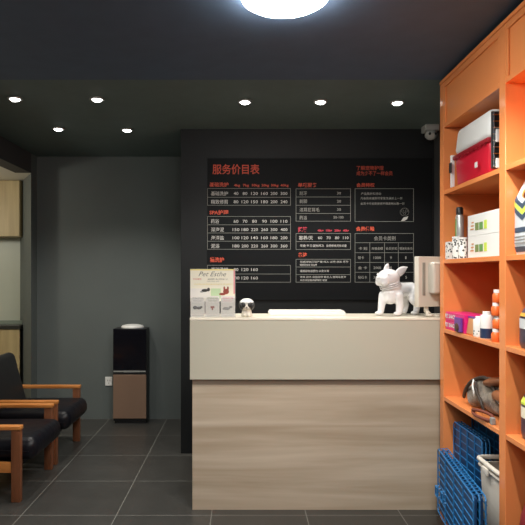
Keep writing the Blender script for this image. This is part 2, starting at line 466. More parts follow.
letters('price_table', [('产品类折扣活动', 361, 193.7, 2.5, 20), ('凡会员充值即可享受洗澡折上一折', 360.5, 198.3, 2.5, 42), ('会员卡可全家使用不限宠物头数一只', 360.5, 203.6, 2.5, 44)], 'txtdim', .004)
bm = bmesh.new()                                          # small faint dog drawing in the corner of the frame
for k in range(16):
    a = k * math.pi / 8; r = 4.4 * PX
    p = [(X(404.5) + r * math.cos(a + j * .39), -.001, Z(212) + r * .9 * math.sin(a + j * .39)) for j in (0, 1)]
    tube(bm, p, .0009, 4)
for dx, dz in ((-2, 1), (2, 1), (0, -1.5)):
    tube(bm, [(X(404.5 + dx) + .010 * math.cos(a), -.001, Z(212 - dz) + .010 * math.sin(a)) for a in [j * math.pi / 4 for j in range(8)]], .0009, 4, closed=True)
obj('line_drawing', bm, M['txtdim'], t)
bm = bmesh.new()
v = [bm.verts.new((X(a), -.0014, Z(b))) for a, b in ((401, 221), (403.5, 217.5), (408.3, 216.3), (407, 219.2), (404, 221))]
bm.faces.new(v); obj('corner_tag', bm, M['txt'], t)
letters('heading_lettering', [('会员体验', 356, 228.8, 4.6, 18.5)], 'txtred', .03)
table(355, 413.5, [233.5, 242.7, 252.7, 262.4, 272.3, 282.2], [(369.8, 242.7, 282.2), (384.5, 242.7, 282.2), (398.3, 242.7, 282.2)])
L_ = [('会员卡类别', 374, 238.3, 4.4, 21.5), ('卡 别', 358.5, 248.5, 3, 8.5), ('充值金额', 371.5, 248.5, 2.7, 11.5), ('会员折扣', 385.7, 248.5, 2.7, 11.3), ('赠送洗澡/次', 399.5, 248.5, 2.7, 13)]
for nm, amt, dsc, cnt, y in (('银卡', '1000', '9', '1', 257.7), ('金 卡', '2000', '8', '3', 267.8), ('钻石卡', '3000', '7', '5', 277.3)):
    L_ += [(nm, 358, y, 3, 6 if nm == '银卡' else 9), (amt, 373.5, y, 2.6, 7.5), (dsc, 390, y, 2.8, 1.8), (cnt, 405.2, y, 2.8, 1.2 if cnt == '1' else 1.8)]
letters('price_table', L_, 'txtdim', .004)

# ------------------------------------------------------------------ reception counter
t = thing('reception_counter', 'reception counter with a glossy cream upper band and pale horizontal grain base', 'counter', (0, 3.70, 0))
obj('base_panel', B(-.327, 1.58, .035, .38, .0, .848), M['lam'], t)
obj('upper_band', B(-.340, 1.59, 0, .034, .847, 1.226, bev=.002), M['band'], t)
obj('inner_box', B(-.327, 1.58, .0345, .38, .8485, 1.2255), M['band'], t)
obj('ledge', B(-.341, 1.60, -.003, .40, 1.2265, 1.243, bev=.003), M['ledge'], t)
obj('desk_top', B(-.30, 1.58, .3805, .95, .72, .75), M['lam'], t)
obj('side_panel', B(-.327, -.301, .3805, .95, 0, .75), M['lam'], t)
LZ = 1.2435

# leaflet stand
t = thing('leaflet_stand', 'clear leaflet stand with a cream salon poster on the left end of the counter', 'leaflet stand', (-.196, 3.765, LZ))
W = .148
bm = bmesh.new(); box(bm, -W, W, .030, .033, 0, .295); box(bm, -W, W, -.035, .0295, 0, .004)
obj('stand_back', bm, M['acrylic'], t)
obj('poster', B(-.150, .143, .0255, .0295, .10, .312, bev=.001), M['poster'], t)
bm = bmesh.new()
add_text(bm, 'Pet Esthe', -.008, .280, .030, .175, bold=-.01, ext=-.0248, shear=.45)
add_text(bm, '美容寄养  用心呵护每一只', .03, .246, .0095, .13, ext=-.0248, mi=0)
add_text(bm, '专业宠物', -.105, .247, .011, .055, ext=-.0248, mi=1)
add_text(bm, '洗护 美容 造型', .0, .232, .006, .08, ext=-.0248, mi=2)
add_text(bm, '欢迎各位新老顾客光临本店 咨询预约', .0, .213, .0075, .25, ext=-.0248, mi=3)
box(bm, -.149, .142, .0246, .0254, .304, .311, mi=3)
box(bm, .134, .142, .0246, .0254, .15, .311, mi=4)
box(bm, -.149, -.02, .0246, .0254, .125, .185, mi=5)
box(bm, -.015, .05, .0246, .0254, .12, .185, mi=6)
# printed grey dog and small brown dog
for cx, cz, rx, rz in ((-.055, .172, .022, .010), (-.03, .178, .010, .012), (-.075, .163, .012, .005)):
    ball(bm, (cx, .0246, cz), (rx, .0006, rz), 14, mi=0 if cx > -.06 else 2)
for cx, cz, rx, rz in ((.085, .165, .020, .018), (.073, .185, .006, .014), (.097, .185, .006, .014), (.06, .148, .022, .008)):
    ball(bm, (cx, .0246, cz), (rx, .0006, rz), 14, mi=7)
obj('poster_print', bm, [M['ink'], M['redink'], M['greyink'], M['pyellow'], M['ppink'], M['paper'], M['pgreen'], M['brownink']], t)
for i, (cx, hue) in enumerate(((-.098, 'greyink'), (-.002, 'olive'), (.098, 'ppink'))):
    p = obj('pocket', B(cx - .047, cx + .047, -.030, -.0275, .003, .125, bev=.0008), M['acrylic'], t)
    bm = bmesh.new(); box(bm, cx - .045, cx + .045, -.022, -.018, .0045, .138)
    lf = obj('leaflet', bm, M['paper'], t)
    bm = bmesh.new()
    add_text(bm, '宠物护理', cx, .123, .012, .070, ext=.0224, mi=1)
    add_text(bm, '美容 洗护', cx, .106, .007, .060, ext=.0224, mi=1)
    box(bm, cx - .042, cx + .042, -.0228, -.0221, .02, .095, mi=2)
    if i == 0:
        for a, b_, r1, r2 in ((-.016, .062, .016, .012), (.008, .060, .018, .010), (.024, .066, .008, .008)): ball(bm, (cx + a, -.0226, b_), (r1, .0014, r2), 12, mi=0)
    elif i == 1:
        for a, b_, r1, r2 in ((-.006, .066, .008, .007), (.006, .066, .008, .007), (0, .055, .006, .010)): ball(bm, (cx + a, -.0226, b_), (r1, .0014, r2), 12, mi=3)
    else:
        for a, b_, r1, r2 in ((-.01, .056, .026, .010), (.018, .066, .012, .008)): ball(bm, (cx + a, -.0226, b_), (r1, .0014, r2), 12, mi=0)
    add_text(bm, '欢迎光临 本店预约', cx, .012, .006, .075, ext=.0224, mi=0)
    obj('leaflet_print', bm, [M['greyink'] if i else M['ink'], M[hue], M['pale'], M['brownink']], lf)

# little puppy figurine
t = thing('puppy_figurine', 'tiny round headed white and black puppy figurine beside the leaflet stand', 'figurine', (.024, 3.765, LZ))
bm = bmesh.new()
ball(bm, (0, 0, .026), (.034, .026, .030)); ball(bm, (-.014, -.018, .012), (.011, .014, .012)); ball(bm, (.014, -.018, .012), (.011, .014, .012))
ball(bm, (-.026, 0, .012), (.012, .014, .011)); ball(bm, (.026, 0, .012), (.012, .014, .011))
ball(bm, (0, 0, .076), (.044, .038, .043), 20); ball(bm, (0, -.032, .062), (.017, .014, .013))
body = remesh(bm, .003, 3); obj('body', body, M['cream'], t, 'all')
for s in (-1, 1):
    bm = bmesh.new(); ball(bm, (s * .036, -.012, .072), (.014, .032, .027), rot=Matrix.Rotation(s * .3, 3, 'Y'))
    obj('ear', bm, M['ink'], t, 'all')
bm = bmesh.new()
for s in (-1, 1): ball(bm, (s * .018, -.030, .080), (.014, .011, .020), rot=Matrix.Rotation(s * .35, 3, 'Y'))
ball(bm, (0, -.046, .066), (.005, .004, .004)); ball(bm, (0, -.0435, .056), (.006, .002, .0015))
obj('face_markings', bm, M['ink'], t, 'all')
bm = bmesh.new()
lathe(bm, [(.0462, .094), (.0455, .099), (.043, .102), (.033, .113), (.018, .120), (0, .122)], seg=28, sy=.88)
obj('cap', bm, M['white'], t, True)

# white slab on the ledge
t = thing('document_tray', 'flat white slab lying near the middle of the counter ledge', 'tray', (.435, 3.99, LZ))
obj('tray_body', B(-.258, .258, -.09, .09, 0, .022, bev=.004), M['white'], t)
obj('tray_lid', B(-.252, .252, -.085, .085, .0225, .030, bev=.003), M['paper'], t)

# ceramic bulldog
t = thing('bulldog_statue', 'white glazed french bulldog statue standing on the counter, facing left', 'statue', (1.055, 3.935, LZ), R(33))
t.scale = (1.1, 1.1, 1.04)
bm = bmesh.new()
def limb(pts, n=6):
    for (a, ra), (b_, rb) in zip(pts, pts[1:]):
        a = Vector(a); b_ = Vector(b_)
        for i in range(n + 1):
            f = i / n; ball(bm, a.lerp(b_, f), ra + (rb - ra) * f, 12)
# torso: deep chest, narrower loin, rump
limb([((-.062, 0, .150), .058), ((-.02, 0, .158), .060), ((.05, 0, .163), .050), ((.115, 0, .163), .052)], 6)
ball(bm, (-.068, 0, .128), (.046, .052, .056))
# neck
limb([((-.052, 0, .178), .060), ((-.078, 0, .215), .060)], 4)
# head and muzzle, tipped up and left
ball(bm, (-.088, -.003, .245), (.072, .068, .058), 18)
ball(bm, (-.135, -.004, .236), (.040, .050, .038), 16)
ball(bm, (-.142, -.026, .217), (.024, .025, .026)); ball(bm, (-.142, .020, .217), (.024, .025, .026))
ball(bm, (-.124, -.003, .206), (.024, .028, .014))
# forelegs
for s in (-1, 1):
    x = -.078 if s < 0 else -.048
    if s < 0: limb([((-.045, -.042, .130), .034), ((-.034, -.046, .075), .025), ((-.040, -.046, .026), .021)], 5); ball(bm, (-.056, -.048, .015), (.031, .023, .015))
    else: limb([((-.085, .036, .130), .033), ((-.100, .040, .075), .024), ((-.108, .040, .026), .020)], 5); ball(bm, (-.124, .040, .015), (.031, .022, .015))
# hind legs with knee and hock
for s in (-1, 1):
    limb([((.110, s * .034, .150), .046), ((.092, s * .045, .105), .034), ((.122, s * .046, .065), .022), ((.112, s * .046, .024), .019)], 6)
    ball(bm, (.098, s * .046, .014), (.028, .021, .014))
ball(bm, (.168, 0, .175), (.016, .014, .014))
dog = remesh(bm, .0045, 5)
obj('body', dog, M['cer'], t, 'all')
def earmesh(base, tip, w, yn):
    bm = bmesh.new(); a = Vector(base); b_ = Vector(tip); d = b_ - a
    for i in range(15):
        f = i / 14; r = w * (math.sin(math.pi * min(1, f * .80 + .22)) ** .8)
        ball(bm, a + d * f, (max(.004, r), .010, max(.004, r)), 12)
    return remesh(bm, .003, 3)
obj('ear', earmesh((-.075, .030, .278), (-.052, .036, .335), .024, 1), M['cer'], t, 'all')
obj('ear', earmesh((-.050, -.035, .268), (.020, -.052, .313), .029, 1), M['cer'], t, 'all')
bm = bmesh.new()
ball(bm, (-.174, -.004, .246), (.008, .014, .010)); obj('nose', bm, M['cer'], t, 'all')
for s in (-1, 1):
    bm = bmesh.new(); ball(bm, (-.132, -.003 + s * .044, .266), (.008, .006, .008)); obj('eye', bm, M['cer'], t, 'all')
bm = bmesh.new()                                          # collar-like neck folds
for k in range(3):
    c0 = Vector((-.066 - k * .006, 0, .188 + k * .012))
    tube(bm, [c0 + Vector((math.cos(a) * .059, math.sin(a) * .062, math.cos(a) * .020)) for a in [j * math.pi / 12 for j in range(24)]], .0035, 6, closed=True)
obj('neck_folds', bm, M['cer'], t, 'all')

# computer monitor seen from behind
t = thing('computer_monitor', 'cream computer monitor seen from behind on the counter, next to the orange shelving', 'monitor', (1.345, 3.872, LZ), R(24))
bm = bmesh.new(); box(bm, -.235, .215, -.026, .018, .065, .395, bev=.005)
scr = obj('screen_casing', bm, M['cream'], t, True)
obj('screen', B(-.215, .195, .0185, .020, .085, .375), M['gloss'], t)
bm = bmesh.new(); box(bm, -.205, -.182, -.029, -.0265, .14, .355, bev=.001); obj('vent_panel', bm, M['creamd'], t, True)
bm = bmesh.new(); box(bm, -.160, .17, -.085, -.0265, .150, .358, bev=.018, seg=4); obj('rear_housing', bm, M['cream'], t, True)
bm = bmesh.new(); tube(bm, [(-.155, -.004, .064), (-.150, .0, .035), (-.145, -.02, .012)], [.014, .016, .020], 14); ball(bm, (-.142, -.025, .010), (.028, .026, .010)); obj('foot', bm, M['cream'], t, True)
bm = bmesh.new(); tube(bm, [(.0, .0, .064), (.0, .0, .012)], .02, 14); box(bm, -.10, .13, -.06, .06, 0, .012, bev=.004); obj('base', bm, M['cream'], t, True)

# ------------------------------------------------------------------ water dispenser, outlet, camera
t = thing('water_dispenser', 'tall slim water dispenser, black above and bronze below, against the grey back wall', 'water dispenser', (-1.148, 6.03, 0))
w = .168
obj('cabinet_body', B(-w, w, -.165, .02, .03, .965, bev=.006), M['black'], t)
obj('plinth', B(-w + .01, w - .01, -.15, .015, 0, .0295), M['black'], t)
obj('lower_door', B(-w, w, -.178, -.1655, .055, .500, bev=.004), M['bronze'], t)
obj('upper_door', B(-w, w, -.178, -.1655, .545, .965, bev=.004), M['gloss'], t)
obj('tap_recess', B(-w, w, -.176, -.1655, .502, .543), M['black'], t)
bm = bmesh.new(); box(bm, -w + .005, w - .005, -.181, -.1765, .528, .540); box(bm, -.06, .10, -.184, -.1812, .526, .542); obj('chrome_strip', bm, M['silver'], t)
bm = bmesh.new(); lathe(bm, [(.115, .966), (.118, .975), (.105, .992), (.06, 1.002), (0, 1.004)], cx=.01, cy=-.075, seg=32, sy=.75); obj('lid', bm, M['white'], t, True)
t = thing('wall_outlet', 'small white wall outlet on the grey wall beside the water dispenser', 'outlet', (-1.405, 6.0595, .395))
obj('faceplate', B(-.038, .036, -.010, 0, -.045, .048, bev=.003), M['white'], t)
bm = bmesh.new()
for dx in (-.012, .012): box(bm, dx - .002, dx + .002, -.0112, -.0102, .004, .018)
box(bm, -.002, .002, -.0112, -.0102, -.024, -.012)
obj('socket_slots', bm, M['black'], t)
t = thing('security_camera', 'small grey security camera hanging under the ceiling left of the orange shelving', 'camera', (1.545, 4.76, CH))
obj('mount', B(-.055, .06, -.04, .08, -.055, -.0005, bev=.008), M['greyp'], t)
bm = bmesh.new(); ball(bm, (.0, -.01, -.085), (.050, .050, .042), 20); obj('camera_head', bm, M['greyp'], t, 'all')
for q in (-.022, .022):
    bm = bmesh.new(); ball(bm, (q, -.052, -.085), (.012, .008, .012), 12); obj('lens', bm, M['black'], t, 'all')

# ------------------------------------------------------------------ armchairs
def make_chair():
    t = thing('armchair', '', 'armchair')
    # local: x forward (towards +X of the room), origin under the front leg line, width along y
    hw = .32
    for s in (-1, 1):
        y = s * hw
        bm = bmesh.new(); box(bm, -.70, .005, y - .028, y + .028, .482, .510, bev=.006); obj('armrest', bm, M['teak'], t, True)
        bm = bmesh.new(); box(bm, -.062, 0, y - .021, y + .021, 0, .4815, bev=.004); obj('leg', bm, M['teakleg_shaded'], t, True)
        bm = bmesh.new(); box(bm, -.66, -.60, y - .021, y + .021, 0, .4815, bev=.004); obj('leg', bm, M['teakleg_shaded'], t, True)
        bm = bmesh.new(); box(bm, -.5995, -.0625, y - .014, y + .014, .195, .265, bev=.004); obj('side_rail', bm, M['teak'], t, True)
    bm = bmesh.new(); box(bm, -.58, -.04, -.298, .298, .20, .255, bev=.01); obj('seat_frame', bm, M['leather'], t, True)
    # cushion: rounded slab swelling out in front of the legs
    bm = bmesh.new(); box(bm, -.58, .085, -.296, .296, .256, .415, bev=.066, seg=6)
    for v in bm.verts:
        if v.co.x > .0: v.co.z += (.012 if v.co.z > .33 else .02) * math.cos(v.co.y * 4) - .012
        if v.co.z > .38: v.co.z += .010 * math.cos(v.co.x * 6) * math.cos(v.co.y * 5)
    obj('seat', bm, M['leather'], t, True)
    # backrest: reclined pad with a rounded crown
    bm = bmesh.new(); box(bm, -.11, .055, -.294, .294, 0, .50, bev=.05, seg=5)
    bmesh.ops.rotate(bm, verts=bm.verts, cent=(0, 0, 0), matrix=Matrix.Rotation(R(-17), 3, 'Y'))
    bmesh.ops.translate(bm, verts=bm.verts, vec=(-.505, 0, .335))
    for v in bm.verts:
        v.co.x += .02 * math.sin((v.co.z - .4) * 6)
    obj('backrest', bm, M['leather_b'], t, True)
    # seams
    bm = bmesh.new()
    tube(bm, [(-.50 + i * .045, -.298, .33 + .004 * math.sin(i)) for i in range(13)], .003, 6)
    obj('piping', bm, M['leather'], t, True); bm = bmesh.new()
    tube(bm, [(-.50 + i * .045, .298, .33 + .004 * math.sin(i)) for i in range(13)], .003, 6)
    obj('piping', bm, M['leather'], t, True)
    return t
ch = make_chair(); ch.location = (-1.484, 4.19, 0)
ch['label'] = 'wooden armed black leather armchair nearest the camera at the left edge'
c2 = copy_tree(ch); c2.location = (-1.484, 4.945, 0)
c2['label'] = 'wooden armed black leather armchair further back, nearer the grey wall'
for c in (ch, c2): c['group'] = 'waiting armchairs'; c['category'] = 'armchair'

# ------------------------------------------------------------------ orange shelving
SX0, SX1 = 1.23, 1.595
t = thing('display_shelving', 'tall bright orange open display shelving along the right wall', 'shelving', (0, 0, 0))
posts = [(3.545, 3.61), (2.71, 2.777), (1.88, 1.945), (1.05, 1.115)]
for a, b_ in posts: obj('upright', B(SX0, SX1, a, b_, 0, 2.70, bev=.003), M['orange'], t)
SH = [.75, 1.165, 1.588, 2.01, 2.42]
obj('top_board', B(SX0 - .003, SX1, 1.05, 3.61, 2.7005, 2.722, bev=.002), M['orange'], t)
obj('back_panel', B(SX1 - .001 + .002, 1.615, 1.05, 3.61, 0, 2.70), M['orange_in'], t)
for (a0, a1), (b0, b1) in zip(posts[1:], posts[:-1]):
    y0, y1 = a1 + .0005, b0 - .0005
    for z in SH: obj('shelf_board', B(SX0 + .001, SX1, y0, y1, z, z + .025, bev=.002), M['orange'], t)
    obj('base_board', B(SX0 + .001, SX1, y0, y1, 0, .08, bev=.002), M['orange'], t)
    d = obj('cupboard_door', B(SX0 + .012, SX0 + .028, y0, y1, 2.4455, 2.70), M['orange'], t)
    bm = bmesh.new()
    for r in ((y0, y1, 2.668, 2.70), (y0, y0 + .022, 2.4455, 2.667), (y1 - .022, y1, 2.4455, 2.667)):
        box(bm, SX0 + .001, SX0 + .0115, r[0], r[1], r[2], r[3], bev=.003)
    obj('door_frame', bm, M['orange'], d)

# pet carrier (top shelf)
t = thing('pet_carrier', 'red and white plastic pet carrier with wire door on the top orange shelf', 'pet carrier', (1.40, 3.165, 2.0355))
def taper(bm, z0, z1, k):
    for v in bm.verts:
        f = (v.co.z - z0) / (z1 - z0); v.co.x *= 1 + (k - 1) * f; v.co.y *= 1 + (k - 1) * f
bm = bmesh.new(); box(bm, -.145, .145, -.225, .225, 0, .17, bev=.018, seg=3); taper(bm, 0, .17, 1.07)
obj('lower_shell', bm, M['red'], t, True)
bm = bmesh.new(); box(bm, -.165, .165, -.247, .247, .158, .182, bev=.006)
for k in range(9): box(bm, -.168, -.162, -.215 + k * .05, -.190 + k * .05, .150, .160)
obj('rim', bm, M['redd'], t, True)
bm = bmesh.new(); box(bm, -.160, .160, -.240, .240, .183, .335, bev=.03, seg=3)
for v in bm.verts:
    f = (v.co.z - .183) / .152; v.co.x *= 1 - .10 * f; v.co.y *= 1 - .05 * f
obj('upper_shell', bm, M['white'], t, True)
bm = bmesh.new()
box(bm, -.150, .150, -.255, -.2485, .02, .31, bev=.004)
obj('door_backing', bm, M['black'], t)
bm = bmesh.new()
for k in range(8): tube(bm, [(-.140 + k * .04, -.262, .025), (-.140 + k * .04, -.262, .305)], .0035, 6)
for k in range(9): tube(bm, [(-.145, -.262, .03 + k * .0325), (.145, -.262, .03 + k * .0325)], .0035, 6)
dr = obj('wire_door', bm, M['chrome'], t, True)
bm = bmesh.new(); box(bm, -.135, -.085, -.275, -.2665, .150, .215, bev=.004); obj('latch', bm, M['white'], dr)
bm = bmesh.new(); box(bm, -.135, -.06, -.275, -.2665, .02, .07, bev=.004); obj('latch', bm, M['white'], dr)
bm = bmesh.new(); box(bm, -.172, -.1685, -.13, -.10, .05, .08, bev=.001); obj('sticker', bm, M['white'], t)
bm = bmesh.new(); box(bm, -.172, -.150, .246, .262, 0.0, .19, bev=.003); obj('corner_post', bm, M['white'], t)
bm = bmesh.new(); box(bm, -.180, -.1725, .228, .262, .085, .145, bev=.004); obj('clip', bm, M['black'], t)

# second shelf: boxes, can, tubs
S2 = 1.6135
def carton(z, label):
    t = thing('white_carton', label, 'box', (1.345, 3.035, z), 0, 'white cartons on the second shelf')
    obj('carton_body', B(-.085, .085, -.205, .205, 0, .117, bev=.002), M['white'], t)
    bm = bmesh.new()
    box(bm, -.0866, -.0856, .055, .100, .030, .070, mi=0); box(bm, -.0866, -.0856, .0, .045, .030, .070, mi=0)
    box(bm, -.0866, -.0856, -.05, -.015, .030, .075, mi=2)
    for k in range(5): box(bm, -.0870, -.0867, -.0 + k * .009, .005 + k * .009, .034, .066, mi=1)
    for k in range(3): box(bm, -.0866, -.0856, .12, .165 - k * .008, .035 + k * .018, .043 + k * .018, mi=3)
    obj('label_print', bm, [M['olive'], M['green'], M['lime'], M['tan']], t)
    return t
carton(S2, 'white carton with green print, lower of the two on the second shelf')
carton(S2 + .1175, 'white carton with green print, upper of the two on the second shelf')
t = thing('spray_can', 'tall silver and green spray can with a black cap on the second shelf', 'can', (1.306, 3.485, S2))
t.scale = (1, 1, 1.07)
bm = bmesh.new(); lathe(bm, [(0, 0), (.022, 0), (.024, .003), (.024, .235), (.020, .248), (.012, .252), (0, .252)], seg=28); obj('can_body', bm, M['silver'], t, True)
bm = bmesh.new()
for j in range(7):
    a = math.pi * (.70 + j * .06); a2 = a + math.pi * .06
    v = [bm.verts.new((.0244 * math.cos(q), .0244 * math.sin(q), z)) for q, z in ((a, .06), (a2, .06), (a2, .225), (a, .225))]; bm.faces.new(v)
obj('can_label', bm, M['green'], t)
bm = bmesh.new(); lathe(bm, [(0, .2525), (.021, .2525), (.021, .285), (.016, .293), (0, .294)], seg=24); obj('cap', bm, M['black'], t, True)
def spotty(x, y, r, h, lab):
    t = thing('spotted_tub', lab, 'tub', (x, y, S2), 0, 'spotted tubs on the second shelf')
    bm = bmesh.new(); lathe(bm, [(0, 0), (r, 0), (r, h - .006), (r - .003, h), (0, h)], seg=24); obj('tub_body', bm, M['speck'], t, True)
    bm = bmesh.new(); lathe(bm, [(0, h + .0003), (r + .001, h + .0003), (r + .001, h + .010), (0, h + .011)], seg=24); obj('lid', bm, M['white'], t, True)
spotty(1.256, 3.40, .024, .12, 'black and white spotted tub in front of the spray can')
spotty(1.262, 3.32, .024, .11, 'black and white spotted tub next to the white cartons')
t = thing('small_carton', 'small pale spotted carton at the far end of the second shelf', 'box', (1.257, 3.50, S2))
obj('carton_body', B(-.022, .022, -.025, .03, 0, .105, bev=.002), M['speck'], t)
t = thing('maroon_bottle', 'narrow maroon bottle between the spray can and the cartons', 'bottle', (1.375, 3.48, S2))
bm = bmesh.new(); lathe(bm, [(0, 0), (.026, 0), (.026, .19), (.014, .21), (.014, .225), (0, .225)], seg=24); obj('bottle_body', bm, M['maroon'], t, True)
bm = bmesh.new(); lathe(bm, [(0, .2255), (.016, .2255), (.016, .245), (0, .246)], seg=20); obj('cap', bm, M['chrome'], t, True)

# third shelf
S3 = 1.1905
def pinkbox(z, lab):
    t = thing('pink_carton', lab, 'box', (1.303, 3.380, z), 0, 'pink cartons on the third shelf')
    obj('carton_body', B(-.065, .065, -.15, .15, 0, .052, bev=.002), M['magenta'], t)
    bm = bmesh.new(); mt = Matrix.Translation((-.0656, 0, 0)) @ Matrix.Rotation(R(-90), 4, 'Z')
    add_text(bm, 'PET SNACK', -.07, .028, .024, .17, mtx=mt, bold=.03)
    box(bm, -.0662, -.0654, -.10, -.03, .008, .022)
    obj('label_print', bm, M['white'], t)
pinkbox(S3, 'magenta carton with white letters, lower of two at the far end of the third shelf')
pinkbox(S3 + .0525, 'magenta carton with white letters, upper of two at the far end of the third shelf')
t = thing('treat_pack', 'purple and brown treat pack standing in front of the pink cartons', 'pack', (1.236, 3.30, S3))
t.location.x = 1.2295
obj('pack_body', B(-.006, .0065, -.05, .05, .005, .085, bev=.003), M['purple'], t)
bm = bmesh.new(); ball(bm, (-.004, .01, .028), (.009, .034, .026), 16); obj('treat_window', bm, M['brown'], t, 'all')
for x, y, lab in ((1.262, 3.18, 'tan treat pouch behind the white jar on the third shelf'),):
    t = thing('treat_pouch', lab, 'pouch', (x, y, S3))
    bm = bmesh.new(); box(bm, -.018, .018, -.045, .045, 0, .09, bev=.008, seg=3)
    for v in bm.verts:
        if v.co.z > .06: v.co.x *= .35
    obj('pouch_body', bm, M['tan'], t, True)
    obj('top_seal', B(-.006, .006, -.045, .045, .0905, .10), M['purple'], t)
def jar(name, x, y, r, h, m, capm, lab, band=None, grp=None):
    t = thing(name, lab, 'jar' if 'jar' in name else 'bottle', (x, y, S3), 0, grp)
    bm = bmesh.new(); lathe(bm, [(0, 0), (r * .95, 0), (r, .004), (r, h * .80), (r * .9, h * .86), (r * .6, h * .88), (0, h * .88)], seg=26); obj('jar_body' if 'jar' in name else 'bottle_body', bm, M[m], t, True)
    bm = bmesh.new(); lathe(bm, [(0, h * .883), (r * .62, h * .883), (r * .62, h * .99), (r * .55, h), (0, h)], seg=24); obj('cap', bm, M[capm], t, True)
    if band:
        bm = bmesh.new(); r2 = r * 1.012
        lathe(bm, [(r2, h * band[0]), (r2, h * band[1])], seg=26)
        for f in [f for f in bm.faces if len(f.verts) > 4]: bm.faces.remove(f)
        obj('label_band', bm, M[band[2]], t, True)
    return t
jar('white_jar', 1.264, 3.095, .030, .108, 'white', 'white', 'squat white jar in the middle of the third shelf', (.12, .30, 'speck'))
jar('white_jar', 1.335, 3.14, .030, .115, 'white', 'white', 'squat white jar partly behind the other white jar')
jar('navy_jar', 1.264, 3.00, .031, .140, 'white', 'white', 'white jar with a navy lower label on the third shelf', (.02, .38, 'navy'))
grp = 'orange bottles on the third shelf'
def obot(x, y, z, lab):
    t = thing('orange_bottle', lab, 'bottle', (x, y, z), 0, grp)
    bm = bmesh.new(); lathe(bm, [(0, 0), (.021, 0), (.0225, .003), (.0225, .038), (.016, .047), (0, .047)], seg=20); obj('bottle_body', bm, M['orangeb'], t, True)
    bm = bmesh.new(); lathe(bm, [(0, .0473), (.0165, .0473), (.0165, .0638), (0, .064)], seg=18); obj('cap', bm, M['white'], t, True)
lv = ['bottom', 'second', 'third', 'top']
for k in range(4): obot(1.254 + .006 * (k % 2), 2.865, S3 + k * .0645, 'orange bottle with white cap, %s of the stack next to the shelf upright' % (lv[k] if k else 'lowest'))
for k in range(2): obot(1.320, 2.93, S3 + k * .0645, 'orange bottle with white cap, %s one of the short stack behind the front bottles' % ('upper' if k else 'lower'))
# fourth shelf: slumped pet bag
S4 = .7755
t = thing('pet_bag', 'slumped grey brown plush pet bag with leather trim on the fourth shelf', 'bag', (1.365, 3.09, S4))
t.scale = (1, 1.36, 1.22)
bm = bmesh.new()
for c, r in (((0, 0, .06), (.080, .17, .058)), ((-.02, .05, .10), (.06, .10, .05)), ((.02, -.07, .12), (.07, .11, .055)), ((.03, -.10, .17), (.05, .08, .05)), ((-.05, .13, .05), (.045, .06, .045)), ((.0, -.14, .06), (.07, .06, .06))): ball(bm, c, r, 18)
bg = remesh(bm, .007, 4)
for v in bg.verts:
    v.co += Vector((math.sin(v.co.z * 70 + v.co.y * 30), 0, math.sin(v.co.y * 60 + v.co.x * 40))) * .004
    if v.co.z < .001: v.co.z = .001
obj('bag_body', bg, M['plush'], t, 'all')
def curve_tube(name, pts, r, m, par, seg=8, n=6):
    P = [Vector(p) for p in pts]; out = []
    for i in range(len(P) - 1):
        p0, p1, p2, p3 = P[max(0, i - 1)], P[i], P[i + 1], P[min(len(P) - 1, i + 2)]
        for k in range(n):
            q = k / n
            out.append(.5 * ((2 * p1) + (-p0 + p2) * q + (2 * p0 - 5 * p1 + 4 * p2 - p3) * q * q + (-p0 + 3 * p1 - 3 * p2 + p3) * q ** 3))
    out.append(P[-1])
    bm = bmesh.new(); tube(bm, out, r, seg); return obj(name, bm, M[m], par, 'all')
curve_tube('trim', [(-.085, .19, .03), (-.095, .15, .075), (-.085, .10, .125), (-.06, .02, .155), (-.055, -.05, .125), (-.08, -.12, .09), (-.07, -.19, .06)], .009, 'bagdark', t)
curve_tube('trim', [(-.088, .06, .13), (-.095, .04, .09), (-.100, -.01, .06), (-.095, -.03, .02)], .008, 'bagdark', t)
curve_tube('highlight_line', [(-.085, .085, .135), (-.100, .07, .11), (-.102, .055, .085), (-.098, .06, .065)], .0045, 'white', t)  # white tube standing in for the highlight on the bag
bm = bmesh.new(); ball(bm, (-.03, -.03, .145), (.05, .10, .022), 18, rot=Matrix.Rotation(R(-14), 3, 'X')); ball(bm, (-.055, -.12, .10), (.035, .07, .03), 18); obj('leather_flap', remesh(bm, .006, 3), M['bagbrown'], t, 'all')
t = thing('leather_leash', 'coiled dark red leather leash lying along the front edge of the fourth shelf', 'leash', (1.262, 3.03, S4))
curve_tube('strap', [(.0, .14, .008), (-.035, .05, .010), (-.045, -.04, .012), (-.02, -.13, .014), (.0, -.10, .030), (-.015, -.02, .034), (-.035, .05, .026), (-.01, .10, .012)], .0085, 'ledbrown', t)
bm = bmesh.new(); box(bm, -.03, -.008, -.165, -.140, 0, .035, bev=.004); obj('buckle', bm, M['greyink'], t)
t = thing('plush_toy', 'small grey plush cushion leaning at the back of the fourth shelf', 'cushion', (1.525, 2.95, S4))
bm = bmesh.new(); box(bm, -.045, .045, -.14, .10, 0, .27, bev=.04, seg=5)
for v in bm.verts:
    v.co.z *= 1 - .35 * max(0, v.co.y + .02) / .12 if v.co.z > .1 else 1
obj('cushion_body', bm, mat('grey_cloth', (.17, .16, .15), .9, noise=.3, nscale=30), t, 'all')

